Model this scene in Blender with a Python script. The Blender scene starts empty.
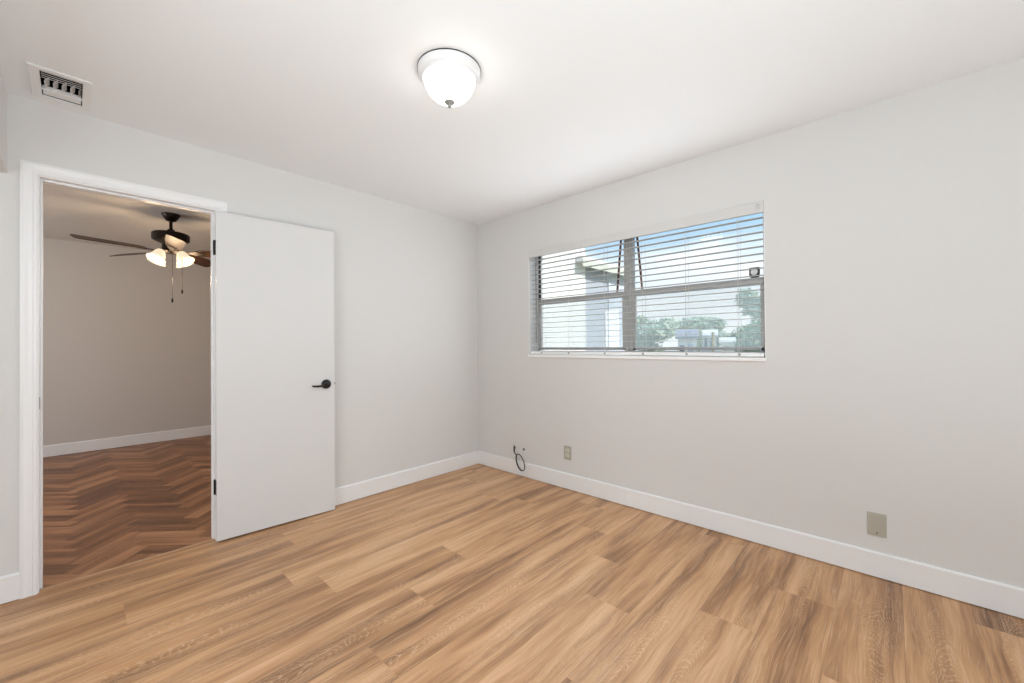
import bpy, bmesh, math, random
from mathutils import Vector, Matrix
PI = math.pi
C = bpy.context.scene.collection
SC = bpy.context.scene

# ---------------------------------------------------------------- camera, sky, light, exposure
H = 2.44            # ceiling height
XW = 2.815          # window wall face
YD = 3.102          # door wall face
XL = -0.219         # closet header face
YR = -3.60          # wall behind the camera
cam = bpy.data.cameras.new('camera')
cam.sensor_fit = 'HORIZONTAL'; cam.sensor_width = 36.0
cam.lens = 408.144 / 1024 * 36.0
cam.clip_start = 0.02; cam.clip_end = 500
camo = bpy.data.objects.new('camera', cam); C.objects.link(camo)
yaw, pitch, roll = math.radians(42.974), math.radians(0.448), math.radians(-0.466)
fw = Vector((math.cos(yaw)*math.cos(pitch), math.sin(yaw)*math.cos(pitch), math.sin(pitch)))
rt = Vector((math.sin(yaw), -math.cos(yaw), 0)); up = rt.cross(fw)
r2 = rt*math.cos(roll) + up*math.sin(roll); u2 = -rt*math.sin(roll) + up*math.cos(roll)
M = Matrix((r2, u2, -fw)).transposed().to_4x4(); M.translation = (0, 0, 1.209)
camo.matrix_world = M
SC.camera = camo
SC.view_settings.view_transform = 'Standard'
try: SC.view_settings.look = 'None'
except Exception: pass
SC.view_settings.exposure = 0.13; SC.view_settings.gamma = 1.0
SC.view_settings.use_curve_mapping = False
SC.cycles.use_denoising = True
SC.cycles.max_bounces = 14; SC.cycles.diffuse_bounces = 8; SC.cycles.transparent_max_bounces = 24
SC.cycles.sample_clamp_indirect = 6.0

w = bpy.data.worlds.new('sky'); SC.world = w; w.use_nodes = True
nt = w.node_tree; nt.nodes.clear()
def wn(t, **k):
    n = nt.nodes.new(t)
    for a, b in k.items(): setattr(n, a, b)
    return n
tc = wn('ShaderNodeTexCoord'); sep = wn('ShaderNodeSeparateXYZ'); nt.links.new(tc.outputs['Generated'], sep.inputs[0])
rmp = wn('ShaderNodeValToRGB'); nt.links.new(sep.outputs['Z'], rmp.inputs[0])
e = rmp.color_ramp.elements
e[0].position = 0.0; e[0].color = (0.60, 0.62, 0.63, 1)
e[1].position = 0.62; e[1].color = (0.12, 0.33, 0.80, 1)
x = e.new(0.10); x.color = (0.46, 0.49, 0.51, 1)
x = e.new(0.26); x.color = (0.23, 0.36, 0.50, 1)
ns = wn('ShaderNodeTexNoise'); ns.inputs['Scale'].default_value = 2.2; ns.inputs['Detail'].default_value = 5
mp = wn('ShaderNodeMapping'); mp.inputs['Scale'].default_value = (1, 1, 3); mp.inputs['Location'].default_value = (0.3, 1.9, 0)
nt.links.new(tc.outputs['Generated'], mp.inputs[0]); nt.links.new(mp.outputs[0], ns.inputs['Vector'])
cr = wn('ShaderNodeValToRGB'); cr.color_ramp.elements[0].position = 0.48; cr.color_ramp.elements[1].position = 0.72
nt.links.new(ns.outputs['Fac'], cr.inputs[0])
mx = wn('ShaderNodeMix', data_type='RGBA'); mx.inputs['B'].default_value = (0.60, 0.61, 0.62, 1)
nt.links.new(cr.outputs['Color'], mx.inputs['Factor']); nt.links.new(rmp.outputs['Color'], mx.inputs['A'])
bg = wn('ShaderNodeBackground'); bg.inputs['Strength'].default_value = 2.0
nt.links.new(mx.outputs['Result'], bg.inputs['Color'])
wo = wn('ShaderNodeOutputWorld'); nt.links.new(bg.outputs[0], wo.inputs[0])

def lamp(name, kind, loc, energy, color, rot=(0, 0, 0), **k):
    l = bpy.data.lights.new(name, kind); l.energy = energy; l.color = color
    for a, b in k.items(): setattr(l, a, b)
    o = bpy.data.objects.new(name, l); o.location = loc; o.rotation_euler = rot; C.objects.link(o); return o
# sun from behind the house wing, high: never enters this room
lamp('sun', 'SUN', (10, -10, 20), 5.0, (1.0, 0.97, 0.92), (math.radians(50), 0, math.radians(15)), angle=math.radians(4))
# added fill lamps that bring the room and the hall up to brightness
lamp('rear_fill', 'AREA', (1.75, YR - 0.16, 1.12), 12, (0.86, 0.94, 1.0), (math.radians(90), 0, 0), shape='RECTANGLE', size=1.75, size_y=1.95)  # added lamp in an opening made for it behind the camera
lamp('window_fill', 'AREA', (2.79, 1.48, 1.55), 12, (0.90, 0.955, 1.0), (0, math.radians(90), 0), shape='RECTANGLE', size=0.85, size_y=1.8)  # added lamp just inside the blind, boosting the window's daylight
lamp('hall_fill', 'AREA', (-2.75, 5.2, 1.35), 48, (0.92, 0.96, 1.0), (0, math.radians(-90), 0), shape='RECTANGLE', size=1.3, size_y=1.4)  # added lamp at the hall's unseen left side

# added upward fill lamp, low behind the camera, to brighten the ceiling
lamp('ceiling_fill', 'AREA', (-0.05, -0.60, 0.40), 43, (0.82, 0.935, 1.0), (math.radians(180+8), 0, math.radians(10)), shape='DISK', size=1.3)

lamp('camera_fill', 'AREA', (-0.05, -0.5, 1.7), 13, (0.84, 0.94, 1.0), (math.radians(90), 0, 0), shape='DISK', size=0.6)  # added fill lamp behind the camera, aimed at the door wall
lamp('closet_fill', 'AREA', (-1.1, 0.8, 1.2), 21, (0.83, 0.935, 1.0), (0, math.radians(-90), 0), shape='RECTANGLE', size=1.8, size_y=1.8)  # added fill lamp inside the closet, evens out the walls

# ---------------------------------------------------------------- materials
MATS = {}
def mat(name, col, rough=0.5, metal=0.0, spec=0.5, emis=None, estr=0.0, bump=0.0, bscale=200.0, var=0.0, vscale=6.0):
    m = bpy.data.materials.new(name); m.use_nodes = True
    t = m.node_tree; b = t.nodes['Principled BSDF']
    b.inputs['Base Color'].default_value = (*col, 1); b.inputs['Roughness'].default_value = rough
    b.inputs['Metallic'].default_value = metal; b.inputs['Specular IOR Level'].default_value = spec
    if emis: b.inputs['Emission Color'].default_value = (*emis, 1); b.inputs['Emission Strength'].default_value = estr
    if bump or var:
        co = t.nodes.new('ShaderNodeTexCoord')
    if var:
        n = t.nodes.new('ShaderNodeTexNoise'); n.inputs['Scale'].default_value = vscale; n.inputs['Detail'].default_value = 4
        t.links.new(co.outputs['Object'], n.inputs['Vector'])
        mr = t.nodes.new('ShaderNodeMapRange'); mr.inputs['To Min'].default_value = 1 - var; mr.inputs['To Max'].default_value = 1 + var
        t.links.new(n.outputs['Fac'], mr.inputs['Value'])
        mul = t.nodes.new('ShaderNodeVectorMath'); mul.operation = 'SCALE'; mul.inputs[0].default_value = col
        t.links.new(mr.outputs[0], mul.inputs['Scale']); t.links.new(mul.outputs[0], b.inputs['Base Color'])
    if bump:
        n2 = t.nodes.new('ShaderNodeTexNoise'); n2.inputs['Scale'].default_value = bscale; n2.inputs['Detail'].default_value = 2
        t.links.new(co.outputs['Object'], n2.inputs['Vector'])
        bp = t.nodes.new('ShaderNodeBump'); bp.inputs['Strength'].default_value = bump; bp.inputs['Distance'].default_value = 0.002
        t.links.new(n2.outputs['Fac'], bp.inputs['Height']); t.links.new(bp.outputs[0], b.inputs['Normal'])
    MATS[name] = m; return m

def wood(name, stops, line_col, line_amt, width, rough, gap, warp=1.0, seedoff=0.0, rvar=0.20):
    """planks: U = metres along the board, V = board index + metres across it"""
    m = bpy.data.materials.new(name); m.use_nodes = True; t = m.node_tree; b = t.nodes['Principled BSDF']
    L = t.links.new
    def N(ty, **k):
        n = t.nodes.new(ty)
        for a, v in k.items(): setattr(n, a, v)
        return n
    def mth(op, a, c=None, d=None):
        n = N('ShaderNodeMath', operation=op)
        for i, q in enumerate((a, c, d)):
            if q is None: continue
            if isinstance(q, (int, float)): n.inputs[i].default_value = q
            else: L(q, n.inputs[i])
        return n.outputs[0]
    def comb(a, c, d):
        n = N('ShaderNodeCombineXYZ')
        for i, q in enumerate((a, c, d)):
            if isinstance(q, (int, float)): n.inputs[i].default_value = q
            else: L(q, n.inputs[i])
        return n.outputs[0]
    def noise(vec, sc, det, rg=0.5):
        n = N('ShaderNodeTexNoise'); L(vec, n.inputs['Vector']); n.inputs['Scale'].default_value = sc
        n.inputs['Detail'].default_value = det; n.inputs['Roughness'].default_value = rg; return n.outputs['Fac']
    def smooth(v, a, c):
        n = N('ShaderNodeMapRange', interpolation_type='SMOOTHSTEP'); L(v, n.inputs['Value'])
        n.inputs['From Min'].default_value = a; n.inputs['From Max'].default_value = c; return n.outputs[0]
    uv = N('ShaderNodeUVMap'); s = N('ShaderNodeSeparateXYZ'); L(uv.outputs[0], s.inputs[0])
    U, V = s.outputs['X'], s.outputs['Y']
    idx = mth('FLOOR', V); v = mth('FRACT', V)
    wn_ = N('ShaderNodeTexWhiteNoise', noise_dimensions='1D'); L(mth('ADD', idx, seedoff), wn_.inputs['W'])
    R = wn_.outputs['Value']; R9 = mth('MULTIPLY', R, 91.0)
    # broad figure along the board, warped
    wp = noise(comb(mth('MULTIPLY', U, 2.2), mth('MULTIPLY', v, 9.0), R9), 1.0, 3)
    vw = mth('ADD', v, mth('MULTIPLY', mth('SUBTRACT', wp, 0.5), 0.055*warp))
    broad = noise(comb(mth('MULTIPLY', U, 0.9), mth('MULTIPLY', vw, 11.0), R9), 1.0, 4, 0.55)
    mid = noise(comb(mth('MULTIPLY', U, 2.6), mth('MULTIPLY', vw, 75.0), R9), 1.0, 3, 0.6)
    tone = mth('ADD', mth('ADD', mth('MULTIPLY', broad, 0.98), mth('MULTIPLY', mid, 0.26)), mth('MULTIPLY', mth('SUBTRACT', R, 0.5), rvar))
    tone = mth('SUBTRACT', tone, 0.16)
    cr_ = N('ShaderNodeValToRGB'); L(tone, cr_.inputs[0]); el = cr_.color_ramp.elements
    el[0].position = stops[0][0]; el[0].color = (*stops[0][1], 1); el[1].position = stops[-1][0]; el[1].color = (*stops[-1][1], 1)
    for p_, c_ in stops[1:-1]:
        q = el.new(p_); q.color = (*c_, 1)
    # pale limed pores: fine straight ones and cathedral arches
    fine = smooth(noise(comb(mth('MULTIPLY', U, 4.0), mth('MULTIPLY', vw, 230.0), R9), 1.0, 2), 0.57, 0.66)
    off = mth('MULTIPLY', mth('SUBTRACT', R, 0.5), 0.10)
    vc = mth('SUBTRACT', mth('SUBTRACT', vw, width/2), off)
    arch = mth('ADD', mth('MULTIPLY', mth('MULTIPLY', vc, vc), 330.0), mth('MULTIPLY', U, 6.0))
    arch = mth('ADD', arch, mth('MULTIPLY', noise(comb(mth('MULTIPLY', U, 5.0), mth('MULTIPLY', v, 16.0), R9), 1.0, 3), 1.3))
    ring = mth('ABSOLUTE', mth('SUBTRACT', mth('FRACT', mth('MULTIPLY', arch, 5.2)), 0.5))
    ringl = smooth(ring, 0.20, 0.08)
    brk = smooth(noise(comb(mth('MULTIPLY', U, 22.0), mth('MULTIPLY', v, 240.0), R9), 1.0, 1), 0.38, 0.60)
    msk = smooth(noise(comb(mth('MULTIPLY', U, 1.3), mth('MULTIPLY', v, 10.0), mth('ADD', R9, 7.0)), 1.0, 2), 0.46, 0.58)
    ringl = mth('MULTIPLY', mth('MULTIPLY', ringl, brk), msk)
    lines = mth('MINIMUM', mth('ADD', mth('MULTIPLY', fine, 0.60), ringl), 1.0)
    mixl = N('ShaderNodeMix', data_type='RGBA'); L(mth('MULTIPLY', lines, line_amt), mixl.inputs['Factor'])
    L(cr_.outputs['Color'], mixl.inputs['A']); mixl.inputs['B'].default_value = (*line_col, 1)
    pore = smooth(noise(comb(mth('MULTIPLY', U, 4.0), mth('MULTIPLY', vw, 190.0), mth('ADD', R9, 31.0)), 1.0, 3, 0.6), 0.56, 0.72)
    mixp = N('ShaderNodeMix', data_type='RGBA', blend_type='MULTIPLY'); L(mth('MULTIPLY', pore, 0.55), mixp.inputs['Factor'])
    L(mixl.outputs['Result'], mixp.inputs['A']); mixp.inputs['B'].default_value = (0.60, 0.52, 0.46, 1); mixl = mixp
    ed = mth('MINIMUM', v, mth('SUBTRACT', width, v))
    gp = smooth(ed, 0.0022, 0.0004)
    mixg = N('ShaderNodeMix', data_type='RGBA'); L(mth('MULTIPLY', gp, gap), mixg.inputs['Factor'])
    L(mixl.outputs['Result'], mixg.inputs['A']); mixg.inputs['B'].default_value = (0.09, 0.045, 0.02, 1)
    L(mixg.outputs['Result'], b.inputs['Base Color'])
    b.inputs['Roughness'].default_value = rough; b.inputs['Specular IOR Level'].default_value = 0.4
    bp = N('ShaderNodeBump'); bp.inputs['Strength'].default_value = 0.12; bp.inputs['Distance'].default_value = 0.001
    L(mid, bp.inputs['Height']); L(bp.outputs[0], b.inputs['Normal'])
    return m

M_wall = mat('wall_paint', (0.70, 0.695, 0.685), 0.75, spec=0.25, bump=0.08, bscale=260)
M_ceil = mat('ceiling_paint', (0.845, 0.865, 0.88), 0.85, spec=0.15, bump=0.06, bscale=180)
M_trim = mat('white_gloss_trim', (0.84, 0.84, 0.845), 0.32, spec=0.5)
M_liner = mat('bright_white_reveal_paint', (0.90, 0.90, 0.90), 0.45)
M_door = mat('white_door_paint', (0.70, 0.70, 0.70), 0.38, spec=0.4, bump=0.03, bscale=90)
M_black = mat('oil_rubbed_bronze', (0.010, 0.009, 0.009), 0.38, spec=0.35)
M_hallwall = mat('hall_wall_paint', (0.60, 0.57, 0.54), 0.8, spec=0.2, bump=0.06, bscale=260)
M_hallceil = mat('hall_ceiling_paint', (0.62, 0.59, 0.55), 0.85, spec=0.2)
M_oak = wood('limed_oak_planks',
             [(0.22, (0.195, 0.098, 0.048)), (0.34, (0.36, 0.185, 0.088)), (0.46, (0.54, 0.300, 0.148)), (0.59, (0.66, 0.395, 0.215)), (0.76, (0.72, 0.49, 0.310))],
             (0.78, 0.56, 0.38), 0.50, 0.225, 0.42, 0.35, rvar=0.11)
M_walnut = wood('walnut_herringbone',
                [(0.22, (0.13, 0.054, 0.024)), (0.44, (0.24, 0.105, 0.047)), (0.60, (0.40, 0.190, 0.090)), (0.82, (0.52, 0.28, 0.15))],
                (0.46, 0.27, 0.16), 0.30, 0.10, 0.40, 0.6, seedoff=300, rvar=0.28)
M_fansteel = mat('dark_bronze_fan_metal', (0.022, 0.014, 0.010), 0.35, metal=0.7)
M_blade = mat('dark_walnut_blade', (0.046, 0.018, 0.006), 0.4, spec=0.2, var=0.35, vscale=14)
M_shade = mat('lit_frosted_glass', (0.55, 0.50, 0.42), 0.4, emis=(1.0, 0.82, 0.58), estr=0.75)
M_dome = mat('lit_frosted_dome', (0.95, 0.95, 0.9), 0.3, emis=(1.0, 0.95, 0.88), estr=7.0)
M_nickel = mat('brushed_nickel', (0.30, 0.295, 0.28), 0.5, metal=0.3)
M_whitemetal = mat('white_enamel_metal', (0.80, 0.80, 0.80), 0.4)
M_dark = mat('dark_duct', (0.010, 0.010, 0.010), 0.95, spec=0.0)
M_slat = mat('white_blind_slat', (0.62, 0.615, 0.60), 0.5)
M_cord = mat('white_cord', (0.70, 0.70, 0.68), 0.8)
M_wand = mat('grey_translucent_wand', (0.25, 0.25, 0.25), 0.25)
M_clip = mat('grey_plastic_clip', (0.38, 0.38, 0.36), 0.35)
M_alum = mat('anodised_aluminium', (0.50, 0.495, 0.485), 0.42, metal=0.15)
M_seal = mat('black_gasket', (0.03, 0.028, 0.026), 0.6)
M_rust = mat('brown_balance_bar', (0.13, 0.05, 0.03), 0.55)
M_disc = mat('white_disc', (0.92, 0.92, 0.92), 0.4)
M_almond = mat('almond_plate', (0.43, 0.415, 0.35), 0.4)
M_ivory = mat('ivory_receptacle', (0.66, 0.64, 0.57), 0.35)
M_slot = mat('slot_dark', (0.05, 0.05, 0.045), 0.5)
M_cable = mat('black_cable_jacket', (0.02, 0.02, 0.022), 0.4)
M_thresh = mat('oak_threshold', (0.48, 0.29, 0.165), 0.4, var=0.2, vscale=30)

def glassmat(name, tint, refl):
    m = bpy.data.materials.new(name); m.use_nodes = True; t = m.node_tree; t.nodes.clear()
    tr = t.nodes.new('ShaderNodeBsdfTransparent'); tr.inputs[0].default_value = (*tint, 1)
    g = t.nodes.new('ShaderNodeBsdfGlossy'); g.inputs['Roughness'].default_value = 0.02
    mixn = t.nodes.new('ShaderNodeMixShader'); fr = t.nodes.new('ShaderNodeFresnel'); fr.inputs[0].default_value = refl
    o = t.nodes.new('ShaderNodeOutputMaterial')
    t.links.new(fr.outputs[0], mixn.inputs[0]); t.links.new(tr.outputs[0], mixn.inputs[1]); t.links.new(g.outputs[0], mixn.inputs[2]); t.links.new(mixn.outputs[0], o.inputs[0])
    return m
M_glass = glassmat('window_glass', (0.98, 0.99, 0.985), 1.35)
def screenmat():
    m = bpy.data.materials.new('insect_screen_mesh'); m.use_nodes = True; t = m.node_tree; t.nodes.clear()
    tr = t.nodes.new('ShaderNodeBsdfTransparent'); d = t.nodes.new('ShaderNodeBsdfDiffuse'); d.inputs[0].default_value = (0.78, 0.81, 0.80, 1)
    tl = t.nodes.new('ShaderNodeBsdfTranslucent'); tl.inputs[0].default_value = (0.78, 0.81, 0.80, 1)
    a = t.nodes.new('ShaderNodeMixShader'); a.inputs[0].default_value = 0.5
    mixn = t.nodes.new('ShaderNodeMixShader'); mixn.inputs[0].default_value = 0.27
    o = t.nodes.new('ShaderNodeOutputMaterial')
    L = t.links.new
    L(d.outputs[0], a.inputs[1]); L(tl.outputs[0], a.inputs[2]); L(tr.outputs[0], mixn.inputs[1]); L(a.outputs[0], mixn.inputs[2]); L(mixn.outputs[0], o.inputs[0])
    return m
M_screen = screenmat()
M_cream = mat('cream_stucco', (0.72, 0.70, 0.63), 0.9, bump=0.3, bscale=40, var=0.05, vscale=3)
M_soffit = mat('olive_cream_fascia', (0.50, 0.49, 0.40), 0.8)
M_panel = mat('pale_grey_panel', (0.36, 0.375, 0.40), 0.7)
M_panel2 = mat('pale_blue_grey_panel', (0.52, 0.54, 0.57), 0.7)
M_lawn = mat('lawn', (0.20, 0.23, 0.14), 0.9, var=0.4, vscale=0.6)
M_bark = mat('bark', (0.16, 0.12, 0.09), 0.9, var=0.3, vscale=8)
M_leafpale = mat('haze_pale_leaves', (0.52, 0.60, 0.40), 0.7)  # distance haze is mixed into this leaf colour
M_leafmid = mat('mid_green_leaves', (0.19, 0.32, 0.10), 0.6)
M_leafyel = mat('yellow_green_leaves', (0.27, 0.33, 0.09), 0.6)
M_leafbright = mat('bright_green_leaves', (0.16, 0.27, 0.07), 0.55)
M_shingle = mat('grey_shingle', (0.30, 0.30, 0.30), 0.85, var=0.3, vscale=5)
M_stuccow = mat('white_house_wall', (0.88, 0.83, 0.70), 0.85)
M_winglass = mat('dark_house_window', (0.08, 0.09, 0.10), 0.2)
M_yellow = mat('yellow_painted_post', (0.50, 0.36, 0.10), 0.6)
M_greyd = mat('grey_house_door', (0.45, 0.47, 0.48), 0.6)

# ---------------------------------------------------------------- mesh helpers
class MB:
    def __init__(s): s.bm = bmesh.new()
    def box(s, a, b):
        x0, y0, z0 = a; x1, y1, z1 = b
        v = [s.bm.verts.new(p) for p in ((x0,y0,z0),(x1,y0,z0),(x1,y1,z0),(x0,y1,z0),(x0,y0,z1),(x1,y0,z1),(x1,y1,z1),(x0,y1,z1))]
        for f in ((0,3,2,1),(4,5,6,7),(0,1,5,4),(1,2,6,5),(2,3,7,6),(3,0,4,7)): s.bm.faces.new([v[i] for i in f])
        return s
    def rbox(s, a, b, bev=0.002, seg=2):
        t = MB().box(a, b)
        bmesh.ops.bevel(t.bm, geom=t.bm.edges[:], offset=bev, segments=seg, affect='EDGES', profile=0.5)
        return s.add(t)
    def add(s, o, mtx=None):
        me = bpy.data.meshes.new('tmp'); o.bm.to_mesh(me)
        if mtx is not None: me.transform(mtx)
        s.bm.from_mesh(me); bpy.data.meshes.remove(me); return s
    def lathe(s, prof, n=40, center=(0, 0, 0)):
        cx, cy, cz = center; rings = []
        for r, z in prof:
            if r < 1e-6: rings.append([s.bm.verts.new((cx, cy, cz+z))])
            else: rings.append([s.bm.verts.new((cx+r*math.cos(2*PI*i/n), cy+r*math.sin(2*PI*i/n), cz+z)) for i in range(n)])
        for A, B in zip(rings, rings[1:]):
            for i in range(n):
                j = (i+1) % n
                if len(A) == 1 and len(B) == 1: continue
                if len(A) == 1: s.bm.faces.new((A[0], B[j], B[i]))
                elif len(B) == 1: s.bm.faces.new((A[i], A[j], B[0]))
                else: s.bm.faces.new((A[i], A[j], B[j], B[i]))
        return s
    def tube(s, pts, rad, n=10, caps=True):
        pts = [Vector(p) for p in pts]; rings = []; prev = None
        for i, p in enumerate(pts):
            d = (pts[min(i+1, len(pts)-1)] - pts[max(i-1, 0)]).normalized()
            ref = prev if prev is not None else (Vector((0, 0, 1)) if abs(d.z) < 0.9 else Vector((1, 0, 0)))
            a = (ref - d*ref.dot(d)).normalized(); prev = a; b = d.cross(a)
            r = rad[i] if isinstance(rad, (list, tuple)) else rad
            rings.append([s.bm.verts.new(p + a*(r*math.cos(2*PI*k/n)) + b*(r*math.sin(2*PI*k/n))) for k in range(n)])
        for A, B in zip(rings, rings[1:]):
            for k in range(n): s.bm.faces.new((A[k], A[(k+1) % n], B[(k+1) % n], B[k]))
        if caps: s.bm.faces.new(rings[0][::-1]); s.bm.faces.new(rings[-1])
        return s
    def prism(s, poly, z0, z1):
        a = [s.bm.verts.new((p[0], p[1], z0)) for p in poly]; b = [s.bm.verts.new((p[0], p[1], z1)) for p in poly]
        s.bm.faces.new(a[::-1]); s.bm.faces.new(b); n = len(a)
        for i in range(n): s.bm.faces.new((a[i], a[(i+1) % n], b[(i+1) % n], b[i]))
        return s
    def sweep(s, rings, closed=True):
        R = [[s.bm.verts.new(p) for p in r] for r in rings]; n = len(R[0])
        for A, B in zip(R, R[1:]):
            for k in range(n if closed else n-1): s.bm.faces.new((A[k], A[(k+1) % n], B[(k+1) % n], B[k]))
        if closed: s.bm.faces.new(R[0][::-1]); s.bm.faces.new(R[-1])
        return s
    def build(s, name, m, parent=None, smooth=False, loc=None, rot=None, recalc=True):
        if recalc: bmesh.ops.recalc_face_normals(s.bm, faces=s.bm.faces[:])
        me = bpy.data.meshes.new(name); s.bm.to_mesh(me); s.bm.free()
        if smooth:
            for p in me.polygons: p.use_smooth = True
            try: me.set_sharp_from_angle(angle=math.radians(38))
            except Exception: pass
        me.materials.append(m)
        o = bpy.data.objects.new(name, me); C.objects.link(o)
        if loc is not None: o.location = loc
        if rot is not None: o.rotation_euler = rot
        if parent is not None: o.parent = parent
        return o
def tag(o, label=None, cat=None, group=None, kind=None):
    if label: o['label'] = label
    if cat: o['category'] = cat
    if group: o['group'] = group
    if kind: o['kind'] = kind
    return o
def empty(name, loc=(0, 0, 0), rz=0.0):
    o = bpy.data.objects.new(name, None); o.empty_display_size = 0.1; o.location = loc; o.rotation_euler = (0, 0, rz); C.objects.link(o); return o
def struct(o, label=None): return tag(o, label, None, None, 'structure')

# ---------------------------------------------------------------- room shell
def plank_mesh(quads, name, m):
    me = bpy.data.meshes.new(name); vs, fs, uvs = [], [], []
    for pts, uv in quads:
        b = len(vs); vs += pts; fs.append(tuple(range(b, b+len(pts)))); uvs += uv
    me.from_pydata(vs, [], fs); lay = me.uv_layers.new(name='UVMap')
    for i, q in enumerate(uvs): lay.data[i].uv = q
    me.materials.append(m); o = bpy.data.objects.new(name, me); C.objects.link(o); return o

random.seed(11)
YT = 3.128          # where the two floors meet, under the open doorway
PW, PL = 0.225, 1.50
quads = []; idx = 0
nrow = 0; y = YT
X0, X1, Y0 = -1.2, XW+0.02, YR-0.02
while y > Y0:
    yb = max(y-PW, Y0); x = X0 - random.random()*PL
    while x < X1:
        a, b = max(x, X0), min(x+PL, X1)
        if b-a > 0.002:
            u0 = random.random()*30
            quads.append(([(a, yb, 0), (b, yb, 0), (b, y, 0), (a, y, 0)],
                          [(u0+a-x, idx), (u0+b-x, idx), (u0+b-x, idx+PW-1e-4), (u0+a-x, idx+PW-1e-4)]))
            idx += 1
        x += PL
    y -= PW
floor = struct(plank_mesh(quads, 'floor', M_oak), 'limed oak plank floor')

HX0, HX1, HY1 = -2.6, 3.6, 6.89
W_, n_ = 0.100, 4
bm = bmesh.new(); uvl = bm.loops.layers.uv.new('UVMap'); idx = 0
ca = math.sqrt(0.5)
def rot45(a, b): return Vector(((a-b)*ca + 0.03, (a+b)*ca + 3.05, 0))
for k in range(-60, 100):
    for mm in range(-8, 9):
        for kind in (0, 1):
            if kind == 0: a0, a1, b0, b1 = k, k+n_, k, k+1
            else: a0, a1, b0, b1 = k+n_, k+n_+1, k-n_+1, k+1
            a0, a1 = (a0+2*n_*mm)*W_, (a1+2*n_*mm)*W_; b0, b1 = b0*W_, b1*W_
            P = [rot45(a0, b0), rot45(a1, b0), rot45(a1, b1), rot45(a0, b1)]
            cx = sum(p.x for p in P)/4; cy = sum(p.y for p in P)/4
            if not (HX0-0.5 < cx < HX1+0.5 and YT-0.5 < cy < HY1+0.5): continue
            f = bm.faces.new([bm.verts.new(p) for p in P])
            u0 = random.random()*30; l = n_*W_; e_ = W_-1e-4
            uv = [(0, 0), (l, 0), (l, e_), (0, e_)] if kind == 0 else [(0, 0), (0, e_), (l, e_), (l, 0)]
            for lp, q in zip(f.loops, uv): lp[uvl].uv = (u0+q[0], idx+q[1])
            idx += 1
for co, no in (((0, YT, 0), (0, -1, 0)), ((0, HY1+0.02, 0), (0, 1, 0)), ((HX0, 0, 0), (-1, 0, 0)), ((HX1, 0, 0), (1, 0, 0))):
    bmesh.ops.bisect_plane(bm, geom=bm.verts[:]+bm.edges[:]+bm.faces[:], plane_co=co, plane_no=no, clear_outer=True)
me = bpy.data.meshes.new('floor_hall'); bm.to_mesh(me); bm.free(); me.materials.append(M_walnut)
hf = bpy.data.objects.new('floor_hall', me); C.objects.link(hf); struct(hf, 'dark herringbone wood floor beyond the door')

# ceiling with the hole for the air register
VX0, VX1, VY0, VY1 = -0.139, 0.058, 2.700, 3.028
hx0, hx1, hy0, hy1 = VX0+0.034, VX1-0.030, VY0+0.028, VY1-0.030
cl = MB()
cl.box((-1.2, YR-0.12, H), (XW+0.2, hy0, H+0.1)); cl.box((-1.2, hy1, H), (XW+0.2, YD+0.12, H+0.1))
cl.box((-1.2, hy0, H), (hx0, hy1, H+0.1)); cl.box((hx1, hy0, H), (XW+0.2, hy1, H+0.1))
struct(cl.build('ceiling', M_ceil), 'flat white ceiling')
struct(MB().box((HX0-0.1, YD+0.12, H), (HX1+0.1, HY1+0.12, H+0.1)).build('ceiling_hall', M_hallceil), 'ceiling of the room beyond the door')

# door wall: opening
JL, JR, JT = -0.117, 0.604, 2.068      # faces of the jamb boards
jt = 0.019
wb = MB()
wb.box((-1.2, YD, 0), (JL-jt, YD+0.115, H)); wb.box((JR+jt, YD, 0), (XW+0.2, YD+0.115, H)); wb.box((JL-jt, YD, JT+jt), (JR+jt, YD+0.115, H))
struct(wb.build('wall_back', M_wall), 'grey wall with the open doorway')
# hall side skin, so the far room has its own paint
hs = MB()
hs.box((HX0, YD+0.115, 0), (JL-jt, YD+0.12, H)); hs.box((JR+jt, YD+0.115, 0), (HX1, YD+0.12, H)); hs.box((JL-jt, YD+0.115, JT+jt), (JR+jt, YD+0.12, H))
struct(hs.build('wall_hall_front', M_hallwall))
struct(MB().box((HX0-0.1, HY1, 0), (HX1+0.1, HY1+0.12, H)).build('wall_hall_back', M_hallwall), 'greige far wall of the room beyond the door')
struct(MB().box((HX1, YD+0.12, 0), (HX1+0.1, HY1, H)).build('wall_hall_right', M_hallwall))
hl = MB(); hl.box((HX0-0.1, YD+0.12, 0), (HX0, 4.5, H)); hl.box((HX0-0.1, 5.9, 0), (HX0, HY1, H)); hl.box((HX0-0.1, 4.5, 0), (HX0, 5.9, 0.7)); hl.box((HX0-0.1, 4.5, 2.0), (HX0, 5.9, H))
struct(hl.build('wall_hall_left', M_hallwall))

# window wall
WY0, WY1, WZ0, WZ1 = 0.552, 2.410, 1.100, 2.055
XE = 3.00
ww = MB()
ww.box((XW, YR-0.12, 0), (XE, WY0, H)); ww.box((XW, WY1, 0), (XE, YD, H)); ww.box((XW, WY0, 0), (XE, WY1, WZ0)); ww.box((XW, WY0, WZ1), (XE, WY1, H))
struct(ww.build('wall_right', M_wall), 'grey wall with the wide window')
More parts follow.
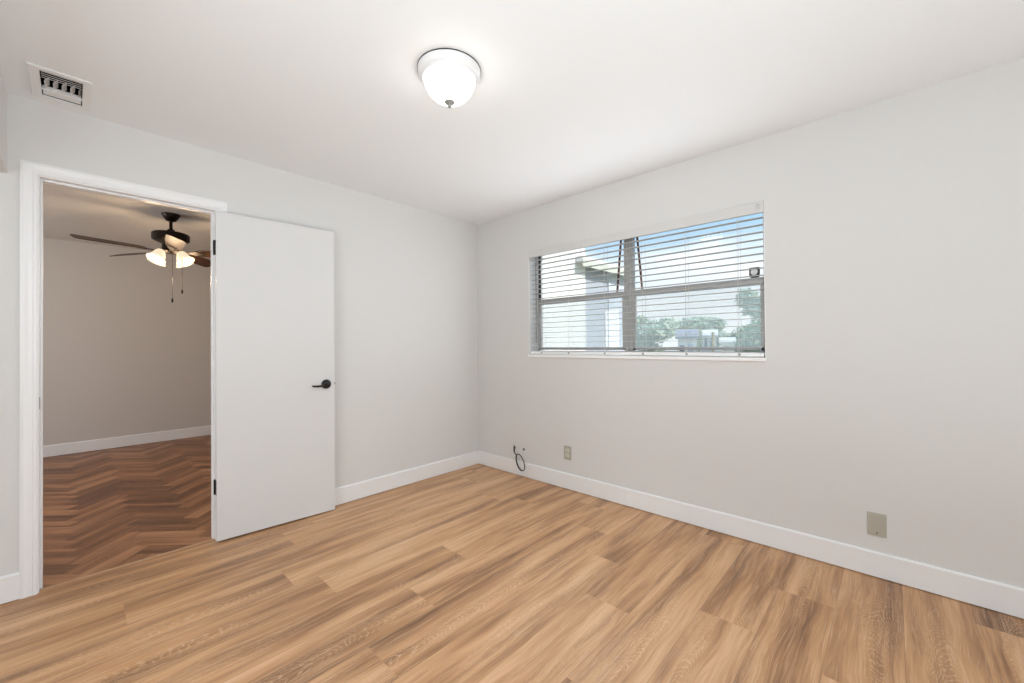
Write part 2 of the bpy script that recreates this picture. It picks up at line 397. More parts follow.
# wall behind the camera, with an opening added for the rear fill lamp
rw = MB()
rw.box((-1.2, YR-0.12, 0), (0.85, YR, H)); rw.box((2.65, YR-0.12, 0), (XW, YR, H)); rw.box((0.85, YR-0.12, 0), (2.65, YR, 0.12)); rw.box((0.85, YR-0.12, 2.10), (2.65, YR, H))
struct(rw.build('wall_rear', M_wall))
wf = MB()
for a, b in (((0.85, 0.12), (0.90, 2.10)), ((2.60, 0.12), (2.65, 2.10)), ((0.90, 0.12), (2.60, 0.17)), ((0.90, 2.05), (2.60, 2.10)), ((1.72, 0.17), (1.78, 2.05))):
    wf.box((a[0], YR-0.09, a[1]), (b[0], YR-0.05, b[1]))
struct(wf.build('rear_fill_frame', M_trim))  # unseen window frame, added to go with the rear fill lamp
struct(MB().box((-1.4, YR-2.6, H+0.10), (XE+0.3, YR-0.12, H+0.25)).build('sun_blocker', M_trim))  # unseen slab added to keep the sun out of the rear opening
# closet on the left: dropped header over its opening, and its shell
struct(MB().box((XL-0.10, YR, 2.051), (XL, YD, H)).build('wall_closet_header', M_wall), 'dropped header above the closet opening')
struct(MB().box((-1.3, YR-0.12, 0), (-1.2, YD+0.115, H)).build('wall_left', M_wall))

# baseboards: square board with an eased top
BT, BH = 0.014, 0.131
def bb_prof(t, h): return [(0, 0.005), (t, 0.005), (t, h-0.007), (t-0.005, h), (0, h)]
def baseboard(name, p0, p1, nrm, m=M_trim):
    pr = bb_prof(BT, BH); n = Vector(nrm)
    rings = [[Vector((p[0], p[1], 0)) + n*a + Vector((0, 0, z)) for a, z in pr] for p in (p0, p1)]
    return struct(MB().sweep(rings).build(name, m), 'white baseboard')
CW = 0.056; REV = 0.006                         # casing width, reveal
CL_out, CR_out = JL-REV-CW, JR+REV+CW
baseboard('baseboard_back', (CR_out, YD), (XW-BT, YD), (0, -1, 0))
baseboard('baseboard_back_left', (-1.2, YD), (CL_out, YD), (0, -1, 0))
baseboard('baseboard_right', (XW, YR), (XW, YD), (-1, 0, 0))
baseboard('baseboard_rear', (-1.2, YR), (XW-BT, YR), (0, 1, 0))
baseboard('baseboard_hall_back', (HX0, HY1), (HX1, HY1), (0, -1, 0))

# door casing (mitred moulding) and jamb
prof = [(0, 0), (0, 0.007), (0.006, 0.010), (0.013, 0.010), (0.016, 0.0075), (0.030, 0.0085), (0.042, 0.0115), (0.048, 0.0115), (0.050, 0.0095), (0.056, 0.0095), (0.056, 0)]
def casing(m, yface, sgn):
    xl, xr, zt = JL-REV, JR+REV, JT+REV
    rings = []
    for c in range(4):
        ring = []
        for u, v in prof:
            yy = yface - sgn*v
            ring.append([(xl-u, yy, 0), (xl-u, yy, zt+u), (xr+u, yy, zt+u), (xr+u, yy, 0)][c])
        rings.append(ring)
    m.sweep(rings)
tr = empty('trim_1', (0.24, YD, 0)); struct(tr, 'white moulded door casing and jamb')
def kid(o, parent):
    o.parent = parent; o.matrix_parent_inverse = Matrix.Translation(-Vector(parent.location)) if parent.rotation_euler.z == 0 else parent.matrix_basis.inverted()
    return o
cs = MB(); casing(cs, YD, 1); casing(cs, YD+0.12, -1)
kid(cs.build('casing', M_trim), tr)
jb = MB(); ya, yb = YD+0.0005, YD+0.1195
jb.box((JL-jt, ya, 0), (JL, yb, JT)); jb.box((JR, ya, 0), (JR+jt, yb, JT)); jb.box((JL-jt, ya, JT), (JR+jt, yb, JT+jt))
s0, s1 = YD+0.040, YD+0.075
jb.rbox((JL, s0, 0), (JL+0.010, s1, JT)); jb.rbox((JR-0.010, s0, 0), (JR, s1, JT)); jb.rbox((JL+0.010, s0, JT-0.010), (JR-0.010, s1, JT))
kid(jb.build('jamb', M_trim), tr)
kid(MB().rbox((JL-0.0005, YD+0.002, 0.907), (JL+0.0015, YD+0.024, 0.967), 0.0006).build('strike_plate', M_black), tr)['label'] = 'dark strike plate'
struct(MB().rbox((JL, YT-0.012, 0.0), (JR, YT+0.012, 0.004), 0.0015).build('trim_2', M_thresh), 'wooden strip where the two floors meet')

# ---------------------------------------------------------------- the open door
DH = Vector((0.598, 3.051, 0.0))     # hinge-side corner of the visible face
ang = math.atan2(3.006-3.051, 1.31-0.594)
door = empty('door_1', DH, ang); struct(door, 'white flat slab door swung open against the wall')
DWID, DT, DZ0, DZ1 = 0.712, 0.034, 0.012, 2.052
MB().rbox((0, 0, DZ0), (DWID, DT, DZ1), 0.0018).build('door_slab', M_door, door)
hz = 0.934; hx = DWID-0.060
hd = MB().lathe([(0, 0), (0.0335, 0), (0.0335, 0.004), (0.030, 0.010), (0.018, 0.013), (0.0125, 0.016), (0.0115, 0.048), (0.0, 0.050)], 32)
rose = MB(); rose.add(hd, Matrix.Translation((hx, 0, hz)) @ Matrix.Rotation(PI/2, 4, 'X'))
hnd = rose.build('door_handle', M_black, door, True)
lv = MB().tube([(hx+0.004, -0.044, hz), (hx-0.02, -0.047, hz-0.001), (hx-0.045, -0.049, hz-0.006), (hx-0.075, -0.048, hz-0.009), (hx-0.100, -0.046, hz-0.006), (hx-0.112, -0.044, hz-0.004)],
               [0.010, 0.0095, 0.0078, 0.0068, 0.0062, 0.004], 12)
lv.build('lever', M_black, hnd, True)
hd2 = MB().lathe([(0, 0), (0.0335, 0), (0.0335, 0.004), (0.026, 0.009), (0.0, 0.011)], 32); rb = MB(); rb.add(hd2, Matrix.Translation((hx, DT, hz)) @ Matrix.Rotation(-PI/2, 4, 'X'))
rb.build('rosette', M_black, door, True)
MB().rbox((DWID-0.0005, 0.006, hz-0.028), (DWID+0.0012, DT-0.006, hz+0.028), 0.0005).rbox((DWID+0.001, 0.011, hz-0.007), (DWID+0.008, 0.022, hz+0.007), 0.001).build('latch_plate', M_black, door)
for z in (0.338, 1.828):
    hg = MB()
    hg.rbox((-0.0022, 0.004, z-0.044), (0.0004, DT-0.001, z+0.044), 0.0006)
    for i in range(5): hg.tube([(-0.0045, DT+0.0035, z-0.044+0.0178*i), (-0.0045, DT+0.0035, z-0.044+0.0178*i+0.0168)], 0.0055, 14)
    hg.tube([(-0.0045, DT+0.0035, z+0.044), (-0.0045, DT+0.0035, z+0.050)], [0.0045, 0.003], 12)
    hg.build('hinge', M_black, door, True)

# ---------------------------------------------------------------- window
win = empty('window_1', (2.95, (WY0+WY1)/2, WZ0)); struct(win, 'wide window of two side by side hung sashes')
FX0, FX1 = 2.930, 2.995
FZ0, FZ1 = 1.122, WZ1
YM0, YM1 = 1.456, 1.527           # mullion
fr = MB()
fr.rbox((FX0, WY0, FZ0), (FX1, WY0+0.030, FZ1), 0.002); fr.rbox((FX0+0.012, WY1-0.022, FZ0), (FX1, WY1, FZ1), 0.002)
fr.rbox((FX0, WY0, FZ1-0.018), (FX1, WY1, FZ1), 0.002); fr.rbox((FX0, WY0, FZ0), (FX1, WY1, FZ0+0.030), 0.002)
kid(fr.build('window_frame', M_alum), win)
ln = MB(); ln.box((XW+0.001, WY1-0.004, FZ0), (FX0+0.012, WY1, FZ1)); ln.box((XW+0.001, WY0, FZ0), (FX0, WY0+0.004, FZ1)); ln.box((XW+0.001, WY0, FZ1-0.004), (FX0, WY1, FZ1))
kid(ln.build('window_liner', M_liner), win)
ml = MB().rbox((FX0-0.004, YM0, FZ0), (FX0+0.044, YM1, FZ1), 0.002)
for yy in (YM0+0.018, YM1-0.030): ml.rbox((FX0-0.010, yy, FZ0), (FX0, yy+0.012, FZ1), 0.002)
kid(ml.build('mullion', M_alum), win)
RZ0, RZ1 = 1.572, 1.618
for ya, yb, lft in ((YM1, WY1-0.022, True), (WY0+0.030, YM0, False)):
    rl = MB(); rl.rbox((FX0-0.004, ya, RZ0), (FX0+0.022, yb, RZ1), 0.003); rl.rbox((FX0-0.014, ya, RZ1-0.010), (FX0, yb, RZ1), 0.002); rl.rbox((FX0-0.008, ya, RZ0+0.010), (FX0, yb, RZ0+0.016), 0.001)
    kid(rl.build('meeting_rail', M_alum), win)
    lo = MB()
    lo.rbox((FX0+0.002, ya, FZ0+0.038), (FX0+0.022, ya+0.020, RZ0), 0.002); lo.rbox((FX0+0.002, yb-0.020, FZ0+0.038), (FX0+0.022, yb, RZ0), 0.002); lo.rbox((FX0+0.002, ya, FZ0+0.038), (FX0+0.022, yb, FZ0+0.058), 0.002)
    sash = kid(lo.build('lower_sash', M_alum), win)
    g1 = MB().box((FX0+0.010, ya+0.018, FZ0+0.056), (FX0+0.014, yb-0.018, RZ0+0.002)).build('pane', M_glass); kid(g1, win)
    g2 = MB().box((FX0+0.036, ya, RZ0+0.004), (FX0+0.040, yb, FZ1-0.017)).build('pane', M_glass); kid(g2, win)
    sc = MB().box((FX0+0.056, ya, FZ0+0.036), (FX0+0.057, yb, RZ1)).build('insect_screen', M_screen); kid(sc, win)
    yo = yb-0.006 if lft else ya+0.006
    if lft: kid(MB().rbox((FX0+0.006, yo-0.008, RZ1), (FX0+0.020, yo+0.008, FZ1-0.020), 0.001).build('gasket', M_seal), win)
for y0, y1 in ((1.556, 1.594), (1.422, 1.384)):
    b_ = MB().tube([(FX0+0.012, y0, FZ1-0.019), (FX0+0.012, y1, RZ1)], 0.0085, 8)
    kid(b_.build('sash_balance', M_rust), win)['label'] = 'brown slanting sash balance bar'
# latch at the right end of the rail: dark square housing with a round white face
lk = MB().rbox((FX0-0.012, 0.602, RZ1+0.006), (FX0+0.006, 0.660, RZ1+0.066), 0.004)
lk.rbox((FX0-0.004, 0.610, RZ1-0.002), (FX0+0.008, 0.652, RZ1+0.008), 0.002)
lko = kid(lk.build('sash_lock', M_seal), win)
dk = MB().lathe([(0, 0), (0.020, 0), (0.020, 0.002), (0.017, 0.004), (0, 0.004)], 28)
d2 = MB(); d2.add(dk, Matrix.Translation((FX0-0.012, 0.631, RZ1+0.036)) @ Matrix.Rotation(-PI/2, 4, 'Y'))
d2o = d2.build('round_face', M_disc); kid(d2o, win)
# sill board
sl = MB().rbox((XW-0.014, WY0-0.004, WZ0-0.004), (FX0, WY1+0.004, WZ0+0.020), 0.004, 3)
kid(sl.build('window_sill', M_liner), win)

# ---------------------------------------------------------------- venetian blind
bl = tag(empty('venetian_blind', (2.85, (WY0+WY1)/2, WZ1)), 'white two-inch venetian blind with open slats hanging inside the window recess', 'blind')
BY0, BY1 = WY0+0.010, WY1-0.008
BX = 2.848
kid(MB().rbox((BX-0.026, BY0, 2.016), (BX+0.026, BY1, 2.050), 0.003).build('headrail', M_slat), bl)
kid(MB().rbox((XW-0.011, WY0+0.001, 1.990), (XW-0.002, WY1-0.001, 2.058), 0.003, 3).build('valance', mat('valance_vinyl', (0.66, 0.655, 0.645), 0.5)), bl)
zs = [1.182 + 0.0437*i for i in range(19)]
sp = None; csx = 7
for i, z in enumerate(zs):
    if sp is None:
        top = []; bot = []
        for k in range(csx):
            t = k/(csx-1)*2-1
            top.append((BX + t*0.0215, 0.0014*(1-t*t)+0.0009)); bot.append((BX + t*0.0215, 0.0014*(1-t*t)-0.0009))
        ring = top + bot[::-1]
        m_ = MB().sweep([[(a, BY0+0.004, c) for a, c in ring], [(a, BY1-0.004, c) for a, c in ring]])
        sp = m_.build('slat', M_slat, None, True); o = sp
    else:
        o = sp.copy(); C.objects.link(o)
    o.location = (0, 0, z); kid(o, bl)
kid(MB().rbox((BX-0.026, BY0+0.003, 1.124), (BX+0.026, BY1-0.003, 1.148), 0.004, 3).build('bottom_rail', M_liner), bl)
for yc in (2.27, 1.982, 1.641, 1.328, 1.018, 0.697):
    lc = MB()
    for xx in (BX-0.0258, BX+0.0258): lc.tube([(xx, yc, 1.150), (xx, yc, 2.006)], 0.0011, 6)
    lc.tube([(BX, yc+0.012, 1.150), (BX, yc+0.012, 2.006)], 0.0008, 6)
    kid(lc.build('ladder_cord', M_cord), bl)
    bt = MB().lathe([(0, 0), (0.009, 0), (0.008, 0.003), (0, 0.004)], 16); b2 = MB(); b2.add(bt, Matrix.Translation((BX-0.026, yc, 1.136)) @ Matrix.Rotation(-PI/2, 4, 'Y'))
    kid(b2.build('cord_button', M_clip), bl)
wd = MB().tube([(XW+0.002, 2.325, 1.985), (XW+0.002, 2.325, 1.225)], [0.0036, 0.0046], 6); wd.tube([(XW+0.002, 2.325, 2.0), (XW+0.002, 2.325, 1.985)], 0.002, 6)
kid(wd.build('tilt_wand', M_wand), bl)
cl_ = MB()
cl_.rbox((XW-0.0135, 0.576, 2.008), (XW-0.011, 0.5785, 2.040), 0.0006); cl_.rbox((XW-0.0135, 0.5905, 2.008), (XW-0.011, 0.593, 2.040), 0.0006); cl_.rbox((XW-0.0135, 0.576, 2.0375), (XW-0.011, 0.593, 2.041), 0.0006)
kid(cl_.build('valance_clip', M_clip), bl)

# ---------------------------------------------------------------- ceiling light
lt = tag(empty('ceiling_light', (1.148, 1.44, H)), 'round flush ceiling light with a lit frosted dome and nickel finial', 'ceiling light')
MB().lathe([(0, 0), (0.140, 0), (0.140, -0.006), (0.138, -0.008), (0.136, -0.026), (0.131, -0.034), (0.125, -0.037), (0.124, -0.042), (0.118, -0.048), (0.110, -0.048), (0.110, -0.03), (0, -0.03)], 72).build('base_ring', M_whitemetal, lt, True)
MB().lathe([(0.138, 0.0), (0.1415, 0.0), (0.1415, -0.004), (0.138, -0.004)], 72).build('back_plate', M_dark, lt, True)
MB().lathe([(0.111, -0.046), (0.110, -0.060), (0.105, -0.078), (0.094, -0.098), (0.077, -0.116), (0.055, -0.130), (0.030, -0.138), (0, -0.141)], 72).build('glass_dome', M_dome, lt, True)
MB().lathe([(0, -0.137), (0.022, -0.138), (0.024, -0.143), (0.017, -0.150), (0.010, -0.154), (0.0085, -0.160), (0.0055, -0.166), (0, -0.169)], 28).build('finial', M_nickel, lt, True)

# ---------------------------------------------------------------- air register
vt = tag(empty('air_vent', ((VX0+VX1)/2, (VY0+VY1)/2, H)), 'white louvred air register set in the ceiling beside the door wall', 'vent')
fl = MB(); z0 = H-0.008
def frame_ring(m, o, i, zt, zb):
    (ox0, oy0, ox1, oy1), (ix0, iy0, ix1, iy1) = o, i
    m.rbox((ox0, oy0, zb), (ix0, oy1, zt), 0.002); m.rbox((ix1, oy0, zb), (ox1, oy1, zt), 0.002)
    m.rbox((ix0-0.001, oy0, zb), (ix1+0.001, iy0, zt), 0.002); m.rbox((ix0-0.001, iy1, zb), (ix1+0.001, oy1, zt), 0.002)
frame_ring(fl, (VX0, VY0, VX1, VY1), (hx0, hy0, hx1, hy1), H, z0)
kid(fl.build('flange', M_whitemetal), vt)
dc = MB(); zt = H+0.16; zb = H+0.0005
dc.box((hx0+0.0005, hy0+0.0005, zb), (hx0+0.003, hy1-0.0005, zt)); dc.box((hx1-0.003, hy0+0.0005, zb), (hx1-0.0005, hy1-0.0005, zt)); dc.box((hx0+0.003, hy0+0.0005, zb), (hx1-0.003, hy0+0.003, zt)); dc.box((hx0+0.003, hy1-0.003, zb), (hx1-0.003, hy1-0.0005, zt)); dc.box((hx0+0.0005, hy0+0.0005, zt-0.004), (hx1-0.0005, hy1-0.0005, zt))
kid(dc.build('duct', M_dark), vt)
ya = hy0+0.105; yb = hy1-0.080
def louver_x(yc, tilt):
    t = MB().rbox((hx0+0.0035, -0.010, -0.0008), (hx1-0.0035, 0.010, 0.0008), 0.0004)
    m = MB(); m.add(t, Matrix.Translation((0, yc, H+0.004)) @ Matrix.Rotation(tilt, 4, 'X')); return m
for i in range(5): kid(louver_x(hy0+0.010+i*0.0195, math.radians(27)).build('louver', M_whitemetal), vt)
for i in range(4): kid(louver_x(yb+0.014+i*0.0185, math.radians(-4)).build('louver', M_whitemetal), vt)
for yy in (yb,): kid(MB().rbox((hx0, yy-0.004, z0), (hx1, yy+0.004, H+0.012), 0.001).build('crossbar', M_whitemetal), vt)
for i in range(5):
    xx = hx0+0.012+i*(hx1-hx0-0.024)/4; rg = []
    for k in range(6):
        t = k/5; rg.append([(xx+0.014*t*t-0.0008, ya+0.003, H-0.004+0.024*t), (xx+0.014*t*t+0.0008, ya+0.003, H-0.004+0.024*t), (xx+0.014*t*t+0.0008, yb-0.003, H-0.004+0.024*t), (xx+0.014*t*t-0.0008, yb-0.003, H-0.004+0.024*t)])
    kid(MB().sweep(rg).build('fin', M_whitemetal), vt)

# ---------------------------------------------------------------- wall plates and cable
ot = tag(empty('wall_outlet', (XW, 1.995, 0.302)), 'small duplex power outlet low on the wall beneath the window', 'outlet')
kid(MB().rbox((XW-0.006, 1.995-0.036, 0.302-0.058), (XW, 1.995+0.036, 0.302+0.058), 0.0025, 3).build('cover_plate', M_almond), ot)
for s in (1, -1):
    zc = 0.302+s*0.0205
    rc = kid(MB().rbox((XW-0.0085, 1.995-0.0165, zc-0.0145), (XW-0.005, 1.995+0.0165, zc+0.0145), 0.003, 3).build('receptacle', M_ivory), ot)
    q = MB()
    for dy in (-0.0065, 0.0065): q.box((XW-0.0089, 1.995+dy-0.0012, zc-0.002), (XW-0.0084, 1.995+dy+0.0012, zc+0.007))
    q.box((XW-0.0089, 1.995-0.003, zc-0.011), (XW-0.0084, 1.995+0.003, zc-0.006))
    kid(q.build('slots', M_slot), ot)
bp_ = tag(empty('wall_plate', (XW, 0.069, 0.270)), 'blank olive beige wall plate near the right end of the window wall', 'wall plate')
kid(MB().rbox((XW-0.006, 0.069-0.037, 0.270-0.058), (XW, 0.069+0.037, 0.270+0.058), 0.0025, 3).build('plate', M_almond), bp_)
for zc in (0.270+0.042, 0.270-0.042):
    sc_ = MB().lathe([(0, 0), (0.0036, 0), (0.0030, 0.0012), (0, 0.0014)], 14); s2 = MB(); s2.add(sc_, Matrix.Translation((XW-0.006, 0.069, zc)) @ Matrix.Rotation(-PI/2, 4, 'Y'))
    kid(s2.build('screw', M_slot if zc < 0.27 else M_almond), bp_)

cb = tag(empty('coiled_cable', (XW, 2.59, 0.25)), 'black coaxial cable coming out of the wall and hanging in a loose coil', 'cable')
pts = []
start = [(XW+0.004, 2.592, 0.250), (XW-0.012, 2.591, 0.247), (XW-0.020, 2.590, 0.225), (XW-0.024, 2.592, 0.200)]
pts += start
for k in range(0, 50):
    a = math.radians(200) + k/49*math.radians(500)
    ea, eb = 0.078*math.cos(a), (0.047-0.004*k/49)*math.sin(a)     # along / across the tilted loop
    pts.append((XW-0.026-0.012*k/49, 2.502 - 0.42*ea + 0.90*eb*-1, 0.132 - 0.90*ea - 0.42*eb*-1))
def smooth_pts(p, it=2):
    for _ in range(it): p = [p[0]] + [tuple((p[i-1][j]+2*p[i][j]+p[i+1][j])/4 for j in range(3)) for i in range(1, len(p)-1)] + [p[-1]]
    return p
kid(MB().tube(smooth_pts(pts, 1), 0.0044, 10).build('cable_loop', M_cable, None, True), cb)
kid(MB().tube([(XW-0.018, 2.590, 0.212), (XW-0.018, 2.590, 0.262)], 0.0062, 12).tube([(XW-0.018, 2.590, 0.262), (XW-0.018, 2.590, 0.270)], 0.0045, 12).build('connector', M_black, None, True), cb)
jk = MB().lathe([(0, 0), (0.014, 0), (0.014, 0.002), (0.009, 0.003), (0.008, 0.012), (0, 0.012)], 20); j2 = MB(); j2.add(jk, Matrix.Translation((XW, 2.485, 0.248)) @ Matrix.Rotation(-PI/2, 4, 'Y'))
tag(j2.build('cable_jack', M_nickel, None, True), 'small grey threaded cable jack in the wall right of the coiled cable', 'cable jack')

# ---------------------------------------------------------------- ceiling fan in the far room
FX, FY = 0.612, 4.873
fan = tag(empty('ceiling_fan', (FX, FY, H)), 'dark five-blade ceiling fan with lit bell shades in the room beyond the door', 'ceiling fan')
MB().lathe([(0, 0), (0.070, 0), (0.070, -0.010), (0.058, -0.030), (0.036, -0.062), (0.018, -0.068), (0, -0.068)], 36).build('canopy', M_fansteel, fan, True)
MB().tube([(0, 0, -0.06), (0, 0, -0.165)], 0.0125, 16).build('downrod', M_fansteel, fan, True)
MB().lathe([(0, -0.140), (0.024, -0.141), (0.030, -0.156), (0.090, -0.172), (0.132, -0.180), (0.139, -0.188), (0.139, -0.238), (0.130, -0.247), (0.095, -0.264), (0.066, -0.276), (0.066, -0.315), (0.078, -0.325), (0.078, -0.345), (0.052, -0.362), (0, -0.366)], 48).build('motor', M_fansteel, fan, True)
BZ = -0.345
for deg in (-94, -22, 50, 122, 194):
    arm = empty('blade', (0, 0, BZ), math.radians(deg))
    bpy.data.objects.remove(arm)
    T = Matrix.Rotation(math.radians(deg), 4, 'Z') @ Matrix.Translation((0, 0, BZ)) @ Matrix.Rotation(math.radians(-21), 4, 'X')
    outline = [(0.185, -0.030), (0.215, -0.050), (0.30, -0.060), (0.45, -0.066), (0.60, -0.070), (0.630, -0.064), (0.644, -0.044), (0.646, 0.0), (0.644, 0.044), (0.630, 0.064), (0.60, 0.070), (0.45, 0.066), (0.30, 0.060), (0.215, 0.050), (0.185, 0.030)]
    bm_ = MB(); bm_.add(MB().prism(outline, -0.003, 0.003), T)
    bo = bm_.build('blade', M_blade, fan)
    ir = MB(); tt = MB()
    tt.prism([(0.055, -0.016), (0.13, -0.012), (0.19, -0.036), (0.255, -0.030), (0.262, 0), (0.255, 0.030), (0.19, 0.036), (0.13, 0.012), (0.055, 0.016)], -0.009, -0.0035)
    ir.add(tt, T)
    for px_, py_ in ((0.205, -0.018), (0.205, 0.018), (0.245, 0)):
        q = MB().lathe([(0, -0.012), (0.005, -0.011), (0.006, -0.009), (0, -0.009)], 10, (px_, py_, 0)); ir.add(q, T)
    ir.build('blade_iron', M_fansteel, bo)
for deg in (-52, 38, 128, 218):
    a = math.radians(deg); d = Vector((math.cos(a), math.sin(a), 0))
    A = MB().tube([d*0.04+Vector((0, 0, -0.335)), d*0.062+Vector((0, 0, -0.330)), d*0.078+Vector((0, 0, -0.336)), d*0.086+Vector((0, 0, -0.350))], 0.008, 10)
    A.tube([d*0.084+Vector((0, 0, -0.340)), d*0.096+Vector((0, 0, -0.368))], [0.018, 0.022], 16)
    sh = MB().lathe([(0.022, 0), (0.034, -0.010), (0.043, -0.030), (0.049, -0.055), (0.056, -0.080), (0.068, -0.102), (0.078, -0.112), (0.075, -0.112), (0.064, -0.100), (0.052, -0.078), (0.045, -0.055), (0.039, -0.030), (0.031, -0.012), (0.0, -0.006)], 32)
    bmesh.ops.scale(sh.bm, vec=(0.92, 0.92, 0.92), verts=sh.bm.verts[:])
    S = MB(); S.add(sh, Matrix.Translation(d*0.092+Vector((0, 0, -0.352))) @ Matrix.Rotation(a, 4, 'Z') @ Matrix.Rotation(math.radians(-32), 4, 'Y'))
    S.build('lamp_shade', M_shade, fan, True)
    q = Vector((FX, FY, H)) + d*0.17 + Vector((0, 0, -0.60)); lamp('fan_bulb', 'POINT', q, 4.0, (1.0, 0.72, 0.44), shadow_soft_size=0.04)
for dx, zb in ((-0.006, -0.78), (0.085, -0.70)):
    ox = Vector((0.68*dx+0.01, -0.73*dx-0.03, 0))
    ch = MB().tube([ox+Vector((0, 0, -0.35)), ox+Vector((0, 0, zb))], 0.0016, 6)
    co_ = ch.build('pull_chain', M_fansteel, fan, True)
    MB().lathe([(0, zb+0.004), (0.006, zb), (0.008, zb-0.02), (0.006, zb-0.036), (0, zb-0.040)], 14, (ox.x, ox.y, 0)).build('pull_knob', M_fansteel, co_, True)

# ---------------------------------------------------------------- outdoors
GZ = -0.9
struct(MB().box((XE+0.02, -40, GZ-0.1), (120, 90, GZ)).build('ground', M_lawn), 'lawn outside the window')
wg = tag(empty('house_wing', (6.0, 4.0, GZ)), 'cream stucco house wing with an overhanging flat roof at left through the window', 'building')
kid(MB().box((XE+0.01, 4.0, GZ), (6.23, 4.2, 3.4)).build('wall', M_cream), wg)
kid(MB().box((6.23, 4.05, GZ), (7.10, 4.2, 2.64)).build('grey_panel', M_panel), wg)
kid(MB().box((7.10, 4.03, GZ), (7.90, 4.2, 2.64)).build('pale_panel', M_panel2), wg)
rfm = MB(); rfm.box((5.93, 3.87, 2.685), (7.9, 6.0, 2.73)); kid(rfm.build('roof', M_cream), wg)
kid(MB().rbox((5.93, 3.85, 2.548), (7.9, 3.87, 2.672), 0.004).build('fascia', M_soffit), wg)
kid(MB().box((5.93, 3.87, 2.64), (7.9, 4.0, 2.685)).build('soffit', M_cream), wg)

def leafmesh(rng, blobs, n, size):
    m = bmesh.new()
    for _ in range(n):
        bx, by, bz, rx, rz = rng.choice(blobs)
        while True:
            v = Vector((rng.uniform(-1, 1), rng.uniform(-1, 1), rng.uniform(-1, 1)))
            if 0.35 < v.length < 1: break
        p = Vector((bx+v.x*rx, by+v.y*rx, bz+v.z*rz))
        a = Vector((rng.gauss(0, 1), rng.gauss(0, 1), rng.gauss(0, 1))).normalized(); b = a.orthogonal().normalized()
        s = size*rng.uniform(0.6, 1.4); l = s*1.5
        m.faces.new([m.verts.new(q) for q in (p-a*l, p-b*s*0.6, p+a*l, p+b*s*0.6)])
    o = MB(); o.bm.free(); o.bm = m; return o
def tree(name, label, x, y, h, crown, leaf, n, size, seed, base=0.3, group=None):
    rng = random.Random(seed)
    t = tag(empty(name, (x, y, GZ)), label, 'tree', group)
    hh = h-GZ
    tk = MB(); tk.tube([(0, 0, 0), (0.05, 0.03, hh*0.3), (-0.05, 0.06, hh*0.62)], [0.05*crown+0.05, 0.04*crown+0.04, 0.02*crown+0.02], 8)
    for k in range(4):
        a = k*1.7+seed; tk.tube([(0, 0.03, hh*0.34), (math.cos(a)*crown*0.3, math.sin(a)*crown*0.3, hh*0.55), (math.cos(a)*crown*0.6, math.sin(a)*crown*0.6, hh*0.72)], [0.03*crown+0.02, 0.02*crown+0.02, 0.01*crown+0.01], 6)
    tk.build('trunk', M_bark, t)
    blobs = []
    for k in range(16):
        a = rng.uniform(0, 2*PI); rr = crown*math.sqrt(rng.random())*0.75; zz = rng.uniform(base, 0.86)*hh
        blobs.append((math.cos(a)*rr, math.sin(a)*rr, zz, crown*rng.uniform(0.28, 0.5), hh*0.13))
    leafmesh(rng, blobs, n, size).build('foliage', leaf, t, recalc=False)
    return t
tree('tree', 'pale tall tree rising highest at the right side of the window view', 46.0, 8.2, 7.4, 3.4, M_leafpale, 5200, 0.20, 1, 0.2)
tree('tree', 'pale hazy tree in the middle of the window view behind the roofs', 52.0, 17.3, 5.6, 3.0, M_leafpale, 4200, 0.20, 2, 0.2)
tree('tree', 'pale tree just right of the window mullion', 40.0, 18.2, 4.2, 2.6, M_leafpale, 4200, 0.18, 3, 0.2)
tree('tree', 'loose leafy green tree near the lower right corner of the window view', 19.0, 3.75, 2.15, 1.05, M_leafmid, 900, 0.10, 4, 0.25)
tree('sapling', 'thin bright green sapling at the far right edge of the window view', 13.4, 2.62, 2.45, 0.40, M_leafbright, 380, 0.06, 5, 0.5)
tree('tree', 'yellow green bushy tree above the grey shingle roof', 30.5, 10.7, 2.75, 0.8, M_leafyel, 1600, 0.10, 6, 0.3)
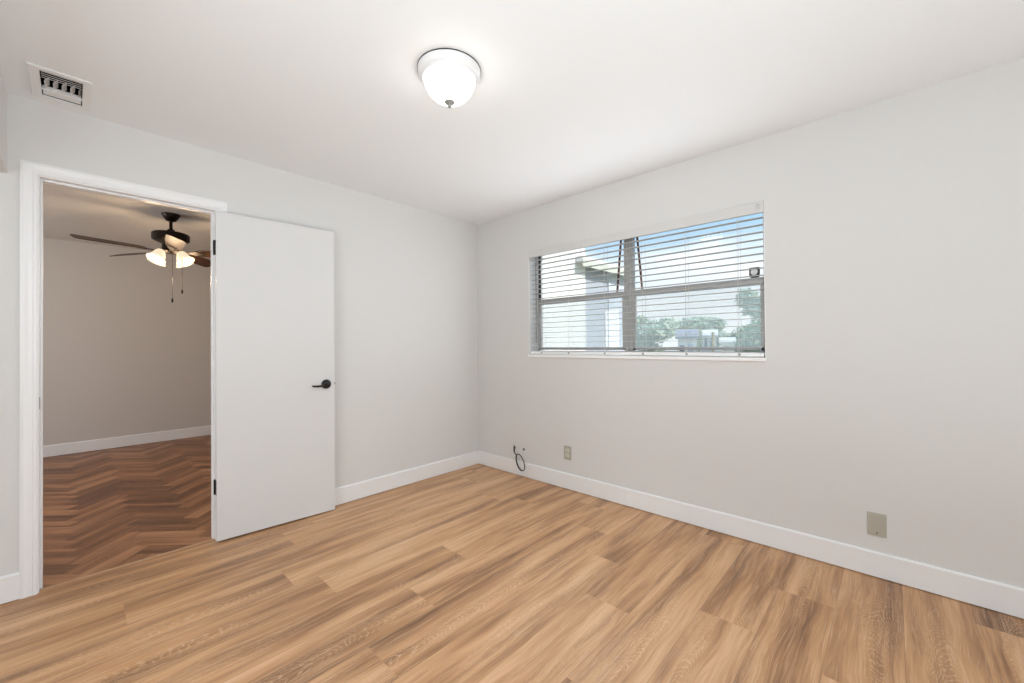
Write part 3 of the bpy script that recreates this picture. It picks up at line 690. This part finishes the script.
tree('tree', 'low green tree behind the pale shed', 33.0, 7.6, 2.9, 1.7, M_leafmid, 1500, 0.14, 7, 0.2)

def house(name, label, x, y, rz, wx, wy, ez, rz_, wallm, roofm, wins, overhang=0.35, dr=None):
    t = tag(empty(name, (x, y, GZ), rz), label, 'building')
    MB().box((-wx/2, -wy/2, 0), (wx/2, wy/2, ez-GZ)).build('wall', wallm, t)
    a, b, e_, r_ = wx/2+overhang, wy/2+overhang, ez-GZ, rz_-GZ
    rf = MB().sweep([[(-a, yy, e_-0.02), (-a, yy, e_+0.10), (0, yy, r_), (a, yy, e_+0.10), (a, yy, e_-0.02)] for yy in (-b, b)]); rf.build('roof', roofm, t)
    for (yy, z0_, w_, h_, m_, nm) in wins:
        MB().rbox((-wx/2-0.04, yy-w_/2, z0_-GZ), (-wx/2+0.02, yy+w_/2, z0_+h_-GZ), 0.01).build(nm, m_, t)
    return t
house('house', 'small white house with a grey shingle roof seen through the window', 25.2, 9.05, 0.35, 2.2, 1.0, 1.50, 2.06, M_stuccow, M_shingle, [(-0.18, 0.3, 0.3, 0.85, M_greyd, 'door'), (0.28, 0.7, 0.25, 0.4, M_winglass, 'house_window')], 0.14)
house('house', 'white far house with dark windows behind the yellow post', 36.5, 11.5, 0.30, 2.6, 1.5, 1.75, 2.35, M_stuccow, M_stuccow, [(0.5, 0.7, 0.22, 0.9, M_winglass, 'house_window'), (0.05, 0.7, 0.2, 0.9, M_winglass, 'house_window'), (-0.4, 0.7, 0.22, 0.9, M_winglass, 'house_window')], 0.12)
house('shed', 'pale shed right of the yellow post', 27.5, 7.45, 0.28, 1.6, 0.7, 1.20, 1.55, M_stuccow, M_stuccow, [(0.1, 0.75, 0.3, 0.25, M_winglass, 'house_window')], 0.10)
tag(MB().tube([(19.2, 5.78, GZ), (19.2, 5.78, 1.68)], 0.055, 10).lathe([(0, 1.70), (0.06, 1.69), (0.065, 1.66), (0, 1.66)], 12, (19.2, 5.78, 0)).build('post', M_yellow), 'thin yellow brown post in front of the far white house', 'post')
